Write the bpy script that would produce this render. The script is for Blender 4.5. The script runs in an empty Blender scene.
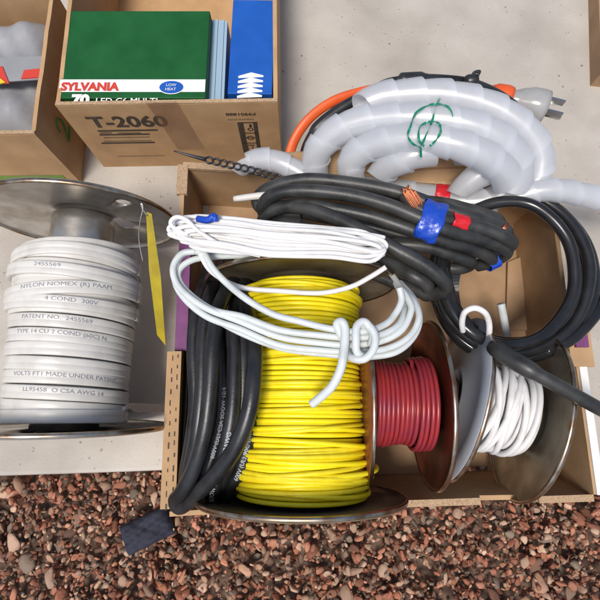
import bpy, bmesh, math, random
import numpy as np
from mathutils import Vector, Matrix
R_ = random.Random(7)
NP = np.random.RandomState(5)
SC = bpy.context.scene
COL = SC.collection
rad = math.radians

# ------------------------------------------------------------------ camera
H = 0.50; F = 470.0; TILT = rad(13.6)
cam = bpy.data.cameras.new('camera'); cam.lens = 36 * F / 600; cam.sensor_width = 36
cam.clip_start = 0.01; cam.clip_end = 60
camo = bpy.data.objects.new('camera', cam); COL.objects.link(camo)
camo.location = (0, 0, H); camo.rotation_euler = (TILT, 0, 0); SC.camera = camo

# ------------------------------------------------------------------ light
SUN_EL, SUN_AZ = rad(68), rad(205)       # azimuth measured from +y towards +x
w = bpy.data.worlds.new('World'); SC.world = w; w.use_nodes = True
nt = w.node_tree; sky = nt.nodes.new('ShaderNodeTexSky'); sky.sky_type = 'NISHITA'
sky.sun_disc = False; sky.sun_elevation = SUN_EL; sky.sun_rotation = SUN_AZ; sky.dust_density = 3; sky.air_density = 1.0
nt.links.new(sky.outputs[0], nt.nodes['Background'].inputs[0]); nt.nodes['Background'].inputs[1].default_value = 0.115
sl = bpy.data.lights.new('sun', 'SUN'); sl.energy = 2.8; sl.angle = rad(16); sl.color = (1, .955, .89)
so = bpy.data.objects.new('sun', sl); COL.objects.link(so)
sd = Vector((math.sin(SUN_AZ) * math.cos(SUN_EL), math.cos(SUN_AZ) * math.cos(SUN_EL), math.sin(SUN_EL)))
so.rotation_euler = sd.to_track_quat('Z', 'Y').to_euler(); so.location = sd * 3
SC.view_settings.view_transform = 'Standard'; SC.view_settings.look = 'None'
SC.view_settings.exposure = 0.16; SC.view_settings.gamma = 1

# ------------------------------------------------------------------ helpers
def at(px, py, z):
    """point of the place at height z that the 600 px photograph shows at px, py"""
    u, v = (px - 300) / F, (300 - py) / F
    d = np.array([u, v * math.cos(TILT) + math.sin(TILT), v * math.sin(TILT) - math.cos(TILT)])
    return np.array([0, 0, H]) + d * ((z - H) / d[2])

def pts(l):
    return [at(*p) for p in l]

def tag(o, label=None, cat=None, group=None, kind=None):
    if label: o['label'] = label
    if cat: o['category'] = cat
    if group: o['group'] = group
    if kind: o['kind'] = kind
    return o

def empty(name, loc, label, cat, group=None):
    o = bpy.data.objects.new(name, None); COL.objects.link(o); o.location = loc; o.empty_display_size = .02
    return tag(o, label, cat, group)

def root_loc(p):
    v = Vector((0, 0, 0))
    while p is not None:
        v += p.location; p = p.parent
    return v

class MB:
    def __init__(s): s.v = []; s.f = []; s.n = 0; s.mi = []
    def add(s, v, f, m=0):
        v = np.asarray(v, float)
        s.v.append(v); s.f += [tuple(i + s.n for i in q) for q in f]; s.mi += [m] * len(f); s.n += len(v)
        return s
    def build(s, name, mats, parent=None, smooth=True, origin=None):
        V = np.concatenate(s.v)
        if parent is not None: base = np.array(root_loc(parent)); loc = Vector((0, 0, 0))
        else:
            base = np.array([V[:, 0].mean(), V[:, 1].mean(), V[:, 2].min()]) if origin is None else np.array(origin); loc = Vector(base)
        me = bpy.data.meshes.new(name); me.from_pydata((V - base).tolist(), [], s.f)
        if not isinstance(mats, (list, tuple)): mats = [mats]
        for m in mats: me.materials.append(m)
        if any(s.mi): me.polygons.foreach_set('material_index', s.mi)
        me.polygons.foreach_set('use_smooth', [smooth] * len(me.polygons)); me.update()
        o = bpy.data.objects.new(name, me); COL.objects.link(o); o.location = loc
        if parent is not None: o.parent = parent
        return o

def spline(P, n=8, closed=False):
    P = [np.asarray(p, float) for p in P]; out = []; m = len(P)
    for i in range(m if closed else m - 1):
        g = lambda k: P[k % m] if closed else P[min(max(k, 0), m - 1)]
        p0, p1, p2, p3 = g(i - 1), g(i), g(i + 1), g(i + 2)
        for j in range(n):
            t = j / n
            out.append(.5 * (2 * p1 + (p2 - p0) * t + (2 * p0 - 5 * p1 + 4 * p2 - p3) * t * t + (3 * p1 - p0 - 3 * p2 + p3) * t ** 3))
    if not closed: out.append(P[-1])
    return np.array(out)

def frames(P, closed=False, up=None):
    P = np.asarray(P); T = np.roll(P, -1, 0) - np.roll(P, 1, 0)
    if not closed: T[0] = P[1] - P[0]; T[-1] = P[-1] - P[-2]
    T /= np.linalg.norm(T, axis=1)[:, None] + 1e-12
    N = np.zeros_like(T)
    if up is not None:
        U = np.asarray(up, float); U = np.broadcast_to(U, T.shape)
        N = U - (U * T).sum(1)[:, None] * T; N /= np.linalg.norm(N, axis=1)[:, None] + 1e-12
    else:
        a = np.array([0, 0, 1.]) if abs(T[0][2]) < .9 else np.array([1., 0, 0])
        n = a - a.dot(T[0]) * T[0]; n /= np.linalg.norm(n)
        for i in range(len(T)):
            n = n - n.dot(T[i]) * T[i]; n /= np.linalg.norm(n); N[i] = n
    return T, N, np.cross(T, N)

def tube(P, r, sides=12, closed=False, prof=None, up=None, caps=True, mb=None, m=0):
    """sweep a round (or given) section along P; prof is a list of (normal, binormal) offsets"""
    mb = mb or MB(); P = np.asarray(P); T, N, B = frames(P, closed, up); n = len(P)
    if prof is None:
        a = np.linspace(0, 2 * np.pi, sides, endpoint=False); pr = np.stack([np.cos(a), np.sin(a)], 1)
        rr = np.broadcast_to(np.asarray(r, float), (n,))[:, None, None]
    else: pr = np.array(prof); rr = 1.0
    k = len(pr)
    V = P[:, None, :] + rr * (pr[None, :, 0, None] * N[:, None, :] + pr[None, :, 1, None] * B[:, None, :])
    f = []
    for i in range(n if closed else n - 1):
        a0, b0 = i * k, ((i + 1) % n) * k
        for j in range(k):
            j2 = (j + 1) % k; f.append((a0 + j, a0 + j2, b0 + j2, b0 + j))
    if caps and not closed:
        f.append(tuple(range(k))[::-1]); f.append(tuple((n - 1) * k + j for j in range(k)))
    return mb.add(V.reshape(-1, 3), f, m)

def box(mb, c, s, R=None, m=0):
    """box centred c with full sizes s, axes rows of R"""
    R = np.eye(3) if R is None else np.asarray(R)
    q = [(-1, -1, -1), (1, -1, -1), (1, 1, -1), (-1, 1, -1), (-1, -1, 1), (1, -1, 1), (1, 1, 1), (-1, 1, 1)]
    V = [np.asarray(c) + sum(R[i] * (s[i] / 2 * t[i]) for i in range(3)) for t in q]
    return mb.add(V, [(3, 2, 1, 0), (4, 5, 6, 7), (0, 1, 5, 4), (1, 2, 6, 5), (2, 3, 7, 6), (3, 0, 4, 7)], m)

def prism(mb, poly, o, ex, ey, th, m=0):
    """flat outline poly (x, y) in the plane ex, ey through o, thickened by th along ex x ey (centred)"""
    o, ex, ey = map(lambda q: np.asarray(q, float), (o, ex, ey)); nz = np.cross(ex, ey); nz /= np.linalg.norm(nz); k = len(poly)
    A = [o + ex * x + ey * y - nz * th / 2 for x, y in poly]; Bq = [p + nz * th for p in A]
    f = [tuple(range(k))[::-1], tuple(range(k, 2 * k))] + [(i, (i + 1) % k, (i + 1) % k + k, i + k) for i in range(k)]
    return mb.add(A + Bq, f, m)

def lathe(mb, prof, C, a, n=72, m=0, close=True):
    """revolve (radius, offset along a) about axis a through C"""
    C, a = np.asarray(C, float), np.asarray(a, float); a = a / np.linalg.norm(a)
    up = np.array([0, 0, 1.]); up = up - up.dot(a) * a
    if np.linalg.norm(up) < .1: up = np.array([1., 0, 0])
    up /= np.linalg.norm(up); d = np.cross(a, up)
    th = np.linspace(0, 2 * np.pi, n, endpoint=False); k = len(prof)
    V = [C + a * t + r * (math.cos(q) * up + math.sin(q) * d) for q in th for r, t in prof]
    f = []
    for i in range(n):
        i2 = (i + 1) % n
        for j in range(k if close else k - 1):
            j2 = (j + 1) % k; f.append((i * k + j, i2 * k + j, i2 * k + j2, i * k + j2))
    return mb.add(V, f, m)

_tc = {}
def text_mesh(s, size, bold=0.0):
    key = (s, size, bold)
    if key in _tc: return _tc[key]
    cu = bpy.data.curves.new('lettering', 'FONT'); cu.body = s; cu.size = size; cu.offset = bold; cu.resolution_u = 3
    o = bpy.data.objects.new('lettering', cu); COL.objects.link(o)
    me = bpy.data.meshes.new_from_object(o.evaluated_get(bpy.context.evaluated_depsgraph_get()))
    V = np.array([v.co[:] for v in me.vertices]) if len(me.vertices) else np.zeros((0, 3)); f = [tuple(p.vertices) for p in me.polygons]
    bpy.data.objects.remove(o); bpy.data.curves.remove(cu); bpy.data.meshes.remove(me)
    _tc[key] = (V, f); return V, f

def text_on(mb, s, size, fn, bold=0.0, m=0, sx=1.0):
    V, f = text_mesh(s, size, bold)
    return mb.add([fn(v[0] * sx, v[1]) for v in V], f, m) if len(V) else mb

def flatfn(o, ex, ey, off=.0004):
    o, ex, ey = (np.asarray(q, float) for q in (o, ex, ey)); n = np.cross(ex, ey)
    return lambda x, y: o + ex * x + ey * y + n * off

def tubefn(P, s0, r, up, size):
    """map x to arc length along the polyline P from s0, y to the girth, centred on direction up"""
    P = np.asarray(P); T, N, B = frames(P, False, up); S = np.r_[0, np.cumsum(np.linalg.norm(np.diff(P, axis=0), axis=1))]
    def fn(x, y):
        s = s0 + x; c = np.array([np.interp(s, S, P[:, i]) for i in range(3)])
        n = np.array([np.interp(s, S, N[:, i]) for i in range(3)]); b = -np.array([np.interp(s, S, B[:, i]) for i in range(3)])
        # text up = cross(up, T)
        g = (y - size * .35) / r
        return c + (r + .00025) * (math.cos(g) * n + math.sin(g) * b)
    return fn

# ------------------------------------------------------------------ materials
def mat(name, col, rough=.5, metal=0, col2=None, nscale=60, bump=0, bscale=300, detail=6, contrast=(.35, .65), spec=.5, **kw):
    m = bpy.data.materials.new(name); m.use_nodes = True; t = m.node_tree; b = t.nodes['Principled BSDF']
    b.inputs['Base Color'].default_value = (*col, 1); b.inputs['Roughness'].default_value = rough; b.inputs['Metallic'].default_value = metal
    b.inputs['Specular IOR Level'].default_value = spec
    for k, v in kw.items(): b.inputs[k.replace('_', ' ')].default_value = v
    tc = t.nodes.new('ShaderNodeTexCoord')
    if col2 is not None:
        n = t.nodes.new('ShaderNodeTexNoise'); n.inputs['Scale'].default_value = nscale; n.inputs['Detail'].default_value = detail
        r = t.nodes.new('ShaderNodeValToRGB'); r.color_ramp.elements[0].position = contrast[0]; r.color_ramp.elements[1].position = contrast[1]
        r.color_ramp.elements[0].color = (*col, 1); r.color_ramp.elements[1].color = (*col2, 1)
        t.links.new(tc.outputs['Object'], n.inputs['Vector']); t.links.new(n.outputs['Fac'], r.inputs[0]); t.links.new(r.outputs[0], b.inputs['Base Color'])
        rr = t.nodes.new('ShaderNodeMapRange'); rr.inputs[3].default_value = rough * .8; rr.inputs[4].default_value = min(1, rough * 1.25)
        t.links.new(n.outputs['Fac'], rr.inputs[0]); t.links.new(rr.outputs[0], b.inputs['Roughness'])
    if bump:
        n2 = t.nodes.new('ShaderNodeTexNoise'); n2.inputs['Scale'].default_value = bscale; n2.inputs['Detail'].default_value = 5
        bp = t.nodes.new('ShaderNodeBump'); bp.inputs['Strength'].default_value = bump; bp.inputs['Distance'].default_value = .001
        t.links.new(tc.outputs['Object'], n2.inputs['Vector']); t.links.new(n2.outputs['Fac'], bp.inputs['Height']); t.links.new(bp.outputs[0], b.inputs['Normal'])
    return m

def concrete_mat():
    m = mat('concrete', (.345, .31, .27), .85, col2=(.49, .45, .40), nscale=11, bump=.5, bscale=420, contrast=(.3, .7), detail=10)
    t = m.node_tree; b = t.nodes['Principled BSDF']; src = b.inputs['Base Color'].links[0].from_socket
    tc = t.nodes['Texture Coordinate']
    for sc, thr, c, seed in ((70, .13, (.12, .08, .05), 0), (170, .20, (.20, .16, .12), 7), (34, .07, (.14, .10, .07), 11), (9, .0, (.3, .27, .23), 3)):
        mx = t.nodes.new('ShaderNodeMixRGB'); mx.inputs[2].default_value = (*c, 1)
        mp = t.nodes.new('ShaderNodeMapping'); mp.inputs['Location'].default_value = (seed, seed * 2, 0); t.links.new(tc.outputs['Object'], mp.inputs[0])
        if thr:
            v = t.nodes.new('ShaderNodeTexVoronoi'); v.inputs['Scale'].default_value = sc
            lt = t.nodes.new('ShaderNodeMapRange'); lt.inputs[1].default_value = thr; lt.inputs[2].default_value = thr * .6; lt.inputs[3].default_value = 0; lt.inputs[4].default_value = .75
            n = t.nodes.new('ShaderNodeTexNoise'); n.inputs['Scale'].default_value = sc * .4
            gt = t.nodes.new('ShaderNodeMapRange'); gt.inputs[1].default_value = .56; gt.inputs[2].default_value = .62
            ml = t.nodes.new('ShaderNodeMath'); ml.operation = 'MULTIPLY'
            t.links.new(mp.outputs[0], v.inputs['Vector']); t.links.new(mp.outputs[0], n.inputs['Vector'])
            t.links.new(v.outputs['Distance'], lt.inputs[0]); t.links.new(n.outputs['Fac'], gt.inputs[0])
            t.links.new(lt.outputs[0], ml.inputs[0]); t.links.new(gt.outputs[0], ml.inputs[1]); t.links.new(ml.outputs[0], mx.inputs[0])
        else:
            n = t.nodes.new('ShaderNodeTexNoise'); n.inputs['Scale'].default_value = sc; n.inputs['Detail'].default_value = 8; n.inputs['Distortion'].default_value = 1.5
            gt = t.nodes.new('ShaderNodeMapRange'); gt.inputs[1].default_value = .52; gt.inputs[2].default_value = .78; gt.inputs[4].default_value = .5
            t.links.new(mp.outputs[0], n.inputs['Vector']); t.links.new(n.outputs['Fac'], gt.inputs[0]); t.links.new(gt.outputs[0], mx.inputs[0])
        t.links.new(src, mx.inputs[1]); src = mx.outputs[0]
    t.links.new(src, b.inputs['Base Color']); return m

def card_mat(name, c1, c2, axis='x', flute=700, strength=.09):
    m = mat(name, c1, .8, col2=c2, nscale=35, detail=9)
    t = m.node_tree; b = t.nodes['Principled BSDF']; tc = t.nodes['Texture Coordinate']
    w_ = t.nodes.new('ShaderNodeTexWave'); w_.wave_type = 'BANDS'; w_.bands_direction = axis.upper(); w_.inputs['Scale'].default_value = flute / 3; w_.inputs['Distortion'].default_value = .4
    n = t.nodes.new('ShaderNodeTexNoise'); n.inputs['Scale'].default_value = 28; n.inputs['Detail'].default_value = 4
    ad = t.nodes.new('ShaderNodeMath'); ad.operation = 'MULTIPLY_ADD'; ad.inputs[1].default_value = 8
    bp = t.nodes.new('ShaderNodeBump'); bp.inputs['Strength'].default_value = strength; bp.inputs['Distance'].default_value = .0008
    t.links.new(tc.outputs['Object'], w_.inputs['Vector']); t.links.new(tc.outputs['Object'], n.inputs['Vector'])
    t.links.new(n.outputs['Fac'], ad.inputs[0]); t.links.new(w_.outputs['Fac'], ad.inputs[2]); t.links.new(ad.outputs[0], bp.inputs['Height']); t.links.new(bp.outputs[0], b.inputs['Normal'])
    return m

def edge_mat():
    m = mat('cardboard_edge', (.36, .24, .14), .9); t = m.node_tree; b = t.nodes['Principled BSDF']; tc = t.nodes['Texture Coordinate']
    w_ = t.nodes.new('ShaderNodeTexNoise'); w_.inputs['Scale'].default_value = 900; w_.inputs['Detail'].default_value = 3
    r = t.nodes.new('ShaderNodeValToRGB'); r.color_ramp.elements[0].color = (.29, .18, .10, 1); r.color_ramp.elements[1].color = (.44, .31, .19, 1); r.color_ramp.elements[0].position = .35; r.color_ramp.elements[1].position = .6
    t.links.new(tc.outputs['Object'], w_.inputs['Vector']); t.links.new(w_.outputs['Fac'], r.inputs[0]); t.links.new(r.outputs[0], b.inputs['Base Color']); return m

def translucent_mat():
    m = bpy.data.materials.new('milky_plastic'); m.use_nodes = True; t = m.node_tree; t.nodes.clear()
    out = t.nodes.new('ShaderNodeOutputMaterial'); N = t.nodes.new
    d = N('ShaderNodeBsdfDiffuse'); d.inputs[0].default_value = (.90, .91, .93, 1)
    tl = N('ShaderNodeBsdfTranslucent'); tl.inputs[0].default_value = (.95, .96, .98, 1)
    tp = N('ShaderNodeBsdfTransparent'); tp.inputs[0].default_value = (.96, .97, .98, 1)
    g = N('ShaderNodeBsdfGlossy'); g.inputs['Roughness'].default_value = .27; g.inputs[0].default_value = (.8, .8, .8, 1)
    a = N('ShaderNodeMixShader'); a.inputs[0].default_value = .58; t.links.new(d.outputs[0], a.inputs[1]); t.links.new(tl.outputs[0], a.inputs[2])
    b = N('ShaderNodeMixShader'); b.inputs[0].default_value = .47; t.links.new(a.outputs[0], b.inputs[1]); t.links.new(tp.outputs[0], b.inputs[2])
    c = N('ShaderNodeMixShader'); c.inputs[0].default_value = .10; t.links.new(b.outputs[0], c.inputs[1]); t.links.new(g.outputs[0], c.inputs[2])
    t.links.new(c.outputs[0], out.inputs[0]); return m

M = dict(
    concrete=concrete_mat(),
    soil=mat('soil', (.13, .08, .055), .95, col2=(.22, .14, .10), nscale=120, bump=1, bscale=200),
    card=card_mat('cardboard_tan', (.39, .235, .115), (.47, .295, .15)),
    cardy=card_mat('cardboard_tray', (.36, .225, .115), (.45, .285, .15), 'y'),
    cardin=card_mat('cardboard_inside', (.30, .185, .10), (.38, .24, .135), 'y'),
    edge=edge_mat(),
    purple=mat('purple_print', (.13, .03, .12), .6, col2=(.18, .05, .165), nscale=90),
    greenband=mat('green_print', (.13, .24, .035), .7, col2=(.17, .29, .05), nscale=90),
    marker=mat('green_marker', (.06, .22, .04), .6),
    ink=mat('black_ink', (.035, .025, .02), .7, col2=(.07, .05, .035), nscale=300),
    tape=mat('packing_tape', (.36, .21, .12), .14, col2=(.26, .13, .075), nscale=50, Alpha=.38),
    steel=mat('spool_steel', (.66, .64, .61), .30, .85, col2=(.42, .38, .33), nscale=45, bump=.15, bscale=120),
    bronze=mat('spool_bronze_steel', (.43, .37, .27), .36, .6, col2=(.25, .19, .12), nscale=40, bump=.15, bscale=100),
    rust=mat('spool_rusty_steel', (.28, .085, .042), .38, .45, col2=(.13, .042, .025), nscale=38, bump=.3, bscale=160),
    rim=mat('bare_rim_steel', (.55, .47, .38), .3, 1, col2=(.30, .18, .10), nscale=90),
    yellow=mat('yellow_insulation', (.84, .69, .005), .36, col2=(.88, .74, .02), nscale=80),
    yellow2=mat('yellow_insulation_dirty', (.76, .60, .01), .42, col2=(.85, .70, .02), nscale=120),
    red=mat('red_insulation', (.34, .032, .034), .33, col2=(.27, .03, .05), nscale=70),
    white=mat('white_insulation', (.73, .72, .715), .42, col2=(.54, .52, .50), nscale=70, contrast=(.5, .85)),
    offw=mat('offwhite_jacket', (.62, .60, .56), .38, col2=(.44, .41, .37), nscale=45, contrast=(.48, .85)),
    greyw=mat('greyish_white_jacket', (.58, .62, .62), .42, col2=(.38, .40, .40), nscale=60, contrast=(.5, .85)),
    rubber=mat('black_rubber', (.009, .0095, .011), .36, col2=(.022, .023, .026), nscale=60, bump=.12, bscale=500),
    rubber2=mat('worn_black_rubber', (.016, .0165, .017), .42, col2=(.05, .05, .048), nscale=50, bump=.15, bscale=400),
    gloss=mat('glossy_black_plastic', (.012, .012, .013), .2, col2=(.02, .02, .022), nscale=60),
    print=mat('faded_white_print', (.50, .55, .60), .6),
    print2=mat('grey_print', (.24, .24, .27), .7),
    blue=mat('blue_tape', (.012, .06, .42), .25, bump=.8, bscale=180),
    redtape=mat('red_tape', (.55, .012, .02), .28, bump=.6, bscale=150),
    copper=mat('copper', (.72, .30, .17), .38, 1, col2=(.50, .17, .08), nscale=300),
    label=mat('blue_grey_enamel', (.29, .315, .355), .42, col2=(.34, .365, .40), nscale=30, bump=.1, bscale=100),
    blackp=mat('black_plastic', (.02, .02, .022), .35),
    plastic=translucent_mat(),
    orange=mat('orange_jacket', (.62, .075, .015), .42, col2=(.70, .11, .02), nscale=40),
    green=mat('green_tie', (.01, .20, .11), .3),
    tagy=mat('yellow_card', (.40, .31, .012), .6, col2=(.30, .23, .012), nscale=60),
    greenbox=mat('green_carton', (.006, .075, .018), .55, spec=.25, col2=(.010, .095, .024), nscale=40),
    whitep=mat('white_carton_and_sunlit_rim', (.74, .73, .70), .4),
    redink=mat('red_ink', (.55, .05, .03), .4),
    bluebox=mat('blue_carton', (.008, .075, .34), .55, spec=.25, col2=(.012, .095, .40), nscale=30),
    cyan=mat('light_blue_print', (.30, .42, .52), .4),
    bag=mat('white_bag', (.24, .24, .25), .3, col2=(.33, .33, .34), nscale=12, bump=.6, bscale=60),
    yellowp=mat('yellow_print', (.75, .5, .02), .4),
    navy=mat('navy_cloth', (.016, .018, .032), .9, col2=(.03, .033, .052), nscale=200, bump=1, bscale=900),
    metal=mat('nickel', (.62, .61, .58), .25, 1),
    clear=mat('clear_plastic', (.85, .85, .85), .12, Transmission_Weight=.75, IOR=1.45),
    cloudy=mat('cloudy_plastic', (.66, .65, .64), .12, col2=(.50, .485, .47), nscale=60, Transmission_Weight=.45),
)
gm = mat('gravel', (.2, .1, .06), .8, bump=.6, bscale=350); _a = gm.node_tree.nodes.new('ShaderNodeVertexColor'); _a.layer_name = 'stone'
_n = gm.node_tree.nodes.new('ShaderNodeTexNoise'); _n.inputs['Scale'].default_value = 260; _mx = gm.node_tree.nodes.new('ShaderNodeMixRGB'); _mx.blend_type = 'MULTIPLY'; _mx.inputs[0].default_value = .6
gm.node_tree.links.new(_a.outputs[0], _mx.inputs[1]); gm.node_tree.links.new(_n.outputs['Color'], _mx.inputs[2]); gm.node_tree.links.new(_mx.outputs[0], gm.node_tree.nodes['Principled BSDF'].inputs['Base Color'])

# ------------------------------------------------------------------ setting
A = at(80, 473.5, 0); B = at(598, 457, 0); sl_ = (B[1] - A[1]) / (B[0] - A[0])
edge_y = lambda x: A[1] + (x - A[0]) * sl_
def slab():
    mb = MB(); n = 60; xs = np.linspace(-1.6, 1.6, n); V = []
    for i, x in enumerate(xs):
        e = edge_y(x) + (R_.random() - .5) * .0006
        V += [(x, 2.2, -.12), (x, 2.2, 0), (x, e + .004, 0), (x, e + .001, -.0012), (x, e, -.004), (x, e, -.12)]
    f = [(i * 6 + j, i * 6 + j + 1, (i + 1) * 6 + j + 1, (i + 1) * 6 + j) for i in range(n - 1) for j in range(5)]
    mb.add(V, f); o = mb.build('concrete_slab', M['concrete'], smooth=False); tag(o, kind='structure')
slab()
g = MB(); g.add([(-1.6, -1.6, -.055), (1.6, -1.6, -.055), (1.6, .3, -.055), (-1.6, .3, -.055)], [(0, 1, 2, 3)]); tag(g.build('ground', M['soil']), kind='structure')

def gravel():
    bm = bmesh.new(); bmesh.ops.create_icosphere(bm, subdivisions=2, radius=1); bv = np.array([v.co[:] for v in bm.verts]); bf = np.array([[v.index for v in f.verts] for f in bm.faces]); bm.free()
    pal = np.array([(.30, .13, .075), (.38, .19, .12), (.22, .10, .06), (.42, .28, .19), (.30, .22, .16), (.13, .08, .055), (.50, .38, .28), (.35, .15, .09), (.20, .17, .13), (.44, .22, .14)])
    n = 23000; Vs, Fs, Cs = [], [], []
    for i in range(n):
        x = NP.uniform(-.52, .52); y0 = edge_y(x); y = y0 - .004 - NP.uniform(0, 1) * .32
        s = (.0016 + .0034 * NP.rand() ** 1.5) * (1.8 if NP.rand() < .08 else 1)
        z = -.046 + NP.uniform(0, .026)
        # flat cuts make an angular stone
        v = bv.copy()
        for k in range(9):
            d = NP.normal(size=3); d /= np.linalg.norm(d); h = NP.uniform(.38, .75); q = v @ d; v -= np.clip(q - h, 0, None)[:, None] * d
        v *= np.array([NP.uniform(.8, 1.7), NP.uniform(.7, 1.2), NP.uniform(.4, .8)]) * s
        q = Matrix.Rotation(NP.uniform(0, 6.28), 3, 'Z') @ Matrix.Rotation(NP.normal() * .5, 3, 'X') @ Matrix.Rotation(NP.normal() * .5, 3, 'Y')
        v = v @ np.array(q).T + (x, y, z)
        v[:, 1] = np.minimum(v[:, 1], edge_y(v[:, 0]) - .0006)
        Vs.append(v); Fs.append(bf + i * len(bv)); c = pal[NP.randint(len(pal))] * NP.uniform(.7, 1.5) * np.array([1.12, .95, .88]); Cs.append(np.tile(np.append(c, 1), (len(bv), 1)))
    V = np.concatenate(Vs); Fc = np.concatenate(Fs); me = bpy.data.meshes.new('gravel')
    me.vertices.add(len(V)); me.vertices.foreach_set('co', V.ravel()); me.loops.add(Fc.size); me.loops.foreach_set('vertex_index', Fc.ravel())
    me.polygons.add(len(Fc)); me.polygons.foreach_set('loop_start', np.arange(0, Fc.size, 3)); me.update(calc_edges=True)
    ca = me.color_attributes.new('stone', 'FLOAT_COLOR', 'POINT'); ca.data.foreach_set('color', np.concatenate(Cs).ravel())
    me.materials.append(gm); o = bpy.data.objects.new('gravel', me); COL.objects.link(o)
    tag(o, 'reddish brown crushed stone gravel along the edge of the concrete', 'gravel', kind='stuff')
gravel()

# ------------------------------------------------------------------ the big cardboard tray
TH = .085
TL0, TL1 = at(184, 167, TH), at(170, 508, TH)       # left wall, back and front
TR0, TR1 = at(552, 190, TH), at(594, 494, TH)       # right wall
tray = empty('cardboard_tray', ((TL0[0] + TR0[0]) / 2, .08, .003), 'large open tan cardboard tray holding the wire spools and cable coils', 'tray')
def wall(name, P, Q, outline, mats, th=.004, lean=0, z0=.003, parent=tray):
    P, Q = np.array([P[0], P[1], z0]), np.array([Q[0], Q[1], z0]); ex = Q - P; L = np.linalg.norm(ex); ex /= L
    n = np.array([ex[1], -ex[0], 0]); ey = np.array([0, 0, 1.]) * math.cos(lean) + n * math.sin(lean)
    mb = MB(); prism(mb, [(x * L, y) for x, y in outline], P, ex, ey, th)
    o = mb.build(name, mats, parent, smooth=False); return o, P, ex, ey, L
def wavy(x0, x1, h, n=14, a=.0012): return [(x0 + (x1 - x0) * i / n, h + R_.uniform(-a, a)) for i in range(n + 1)]
# back, left (with a step), right, front (with a grip notch)
wall('back_wall', TL0, TR0, [(0, 0), (1, 0)] + wavy(1, 0, TH), M['cardy'])
wall('right_wall', TR0, TR1, [(0, 0), (1, 0), (1, TH), (.62, TH), (.60, TH + .002), (.40, TH + .001), (.40, TH - .006), (.38, TH - .006), (0, TH - .004)], M['cardy'])
wall('left_wall', TL0, TL1, [(0, 0), (1, 0), (1, TH), (.585, TH), (.58, TH - .008), (.24, TH - .008), (.23, TH), (0, TH)], M['cardy'])
wall('front_wall', TL1 + np.array([0, .009, 0]), TR1 + np.array([0, .009, 0]), [(0, 0), (1, 0), (1, TH - .004), (.9, TH - .006), (.868, TH - .006), (.862, TH - .012), (.74, TH - .014), (.733, TH - .007), (.5, TH - .008), (.3, TH - .007), (0, TH)], M['cardy'], lean=rad(9))
m_ = MB(); q = [at(286, 153, .112), at(340, 151, .113), at(420, 156, .113), at(452, 158, .113), at(455, 166, .105), at(500, 166, .105), at(506, 192, TH - .001), at(284, 178, TH - .001)]
k = len(q); m_.add(q + [v + np.array([0, .0028, -.0028]) for v in q], [tuple(range(k)), tuple(range(k, 2 * k))[::-1]] + [(i, (i + 1) % k, (i + 1) % k + k, i + k) for i in range(k)]); m_.build('back_flap', M['cardy'], tray, smooth=False)
m_ = MB(); q = [at(508, 262, .010), at(548, 246, .016), at(556, 318, .016), at(540, 322, .010), at(538, 300, .010), at(533, 296, .010), at(531, 330, .008), at(506, 330, .008)]
k = len(q); m_.add(q + [v + np.array([0, 0, -.003]) for v in q], [tuple(range(k)), tuple(range(k, 2 * k))[::-1]] + [(i, (i + 1) % k, (i + 1) % k + k, i + k) for i in range(k)]); m_.build('floor_flap', M['cardin'], tray, smooth=False)
# floor of two flaps with a slot where the gravel shows through
mb = MB(); s0, s1 = at(440, 466, .003), at(488, 475, .003)
x0, x1, y0, y1 = TL1[0] + .002, TR1[0] - .002, TL1[1] + .003, TL0[1] - .003
def slabx(xa, xb, ya, yb): box(mb, ((xa + xb) / 2, (ya + yb) / 2, .0025), (xb - xa, yb - ya, .003))
slabx(x0, x1, s0[1], y1); slabx(x0, s0[0], y0, s0[1]); slabx(s1[0], x1, y0, s0[1]); slabx(s0[0], s1[0], y0, s1[1])
mb.build('floor', M['cardin'], tray, smooth=False)
# rims: folded double edge with slots on the left and on the right
def rim(name, P, Q, f0, f1, wd, z, mats, inset=0.0, parent=tray):
    P = np.array([P[0], P[1], 0]); Q = np.array([Q[0], Q[1], 0]); ex = (Q - P); L = np.linalg.norm(ex); ex /= L; n = np.array([ex[1], -ex[0], 0])
    a, b = P + ex * L * f0, P + ex * L * f1; c = (a + b) / 2 + n * inset; c[2] = z; m_ = MB(); box(m_, c, (np.linalg.norm(b - a), wd, .004), [ex, n, np.array([0, 0, 1.])])
    return m_.build(name, mats, parent, smooth=False), a, b, ex, n
o, a, b, ex, n = rim('rolled_rim', TL0, TL1, .585, 1.0, .0125, TH + .003, M['cardy'], .0005)
sm = MB(); L = np.linalg.norm(b - a); k = int(L / .009)
for i in range(k):
    for side in (-1, 1):
        c = a + ex * (i + .5 + .25 * (side > 0)) * L / k + n * (.0025 * side - .001 + .0005); c[2] = TH + .0052
        if R_.random() < .06: continue
        box(sm, c + ex * R_.uniform(-.0012, .0012) + n * R_.uniform(-.0004, .0004), (R_.uniform(.0026, .0050), R_.uniform(.0006, .0012), .0008), [ex, n, np.array([0, 0, 1.])])
sm.build('slot', M['ink'], o, smooth=False)
rim('torn_edge', TL0, TL1, .0, .10, .010, TH + .003, M['edge'])
rim('purple_panel', TL0, TL1, .24, .58, .011, TH - .005, M['purple'], -.003)
rim('torn_edge', TL0, TR0, .0, 1, .0065, TH + .0022, M['edge'])
o, a, b, ex, n = rim('corner_tab', TR0, TR1, .44, .62, .020, TH + .005, M['cardy'], -.002)
rim('purple_panel', TR0, TR1, .475, .56, .011, TH + .0084, M['purple'], -.002, o)
rim('painted_sunlit_edge', TR0, TR1, .62, 1.0, .0065, TH + .003, M['whitep'], -.003)  # sunlight along the right rim, painted in as a white strip
rim('torn_edge', TL1, TR1, .30, .733, .0055, TH - .0045, M['edge'], .0032)
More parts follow.
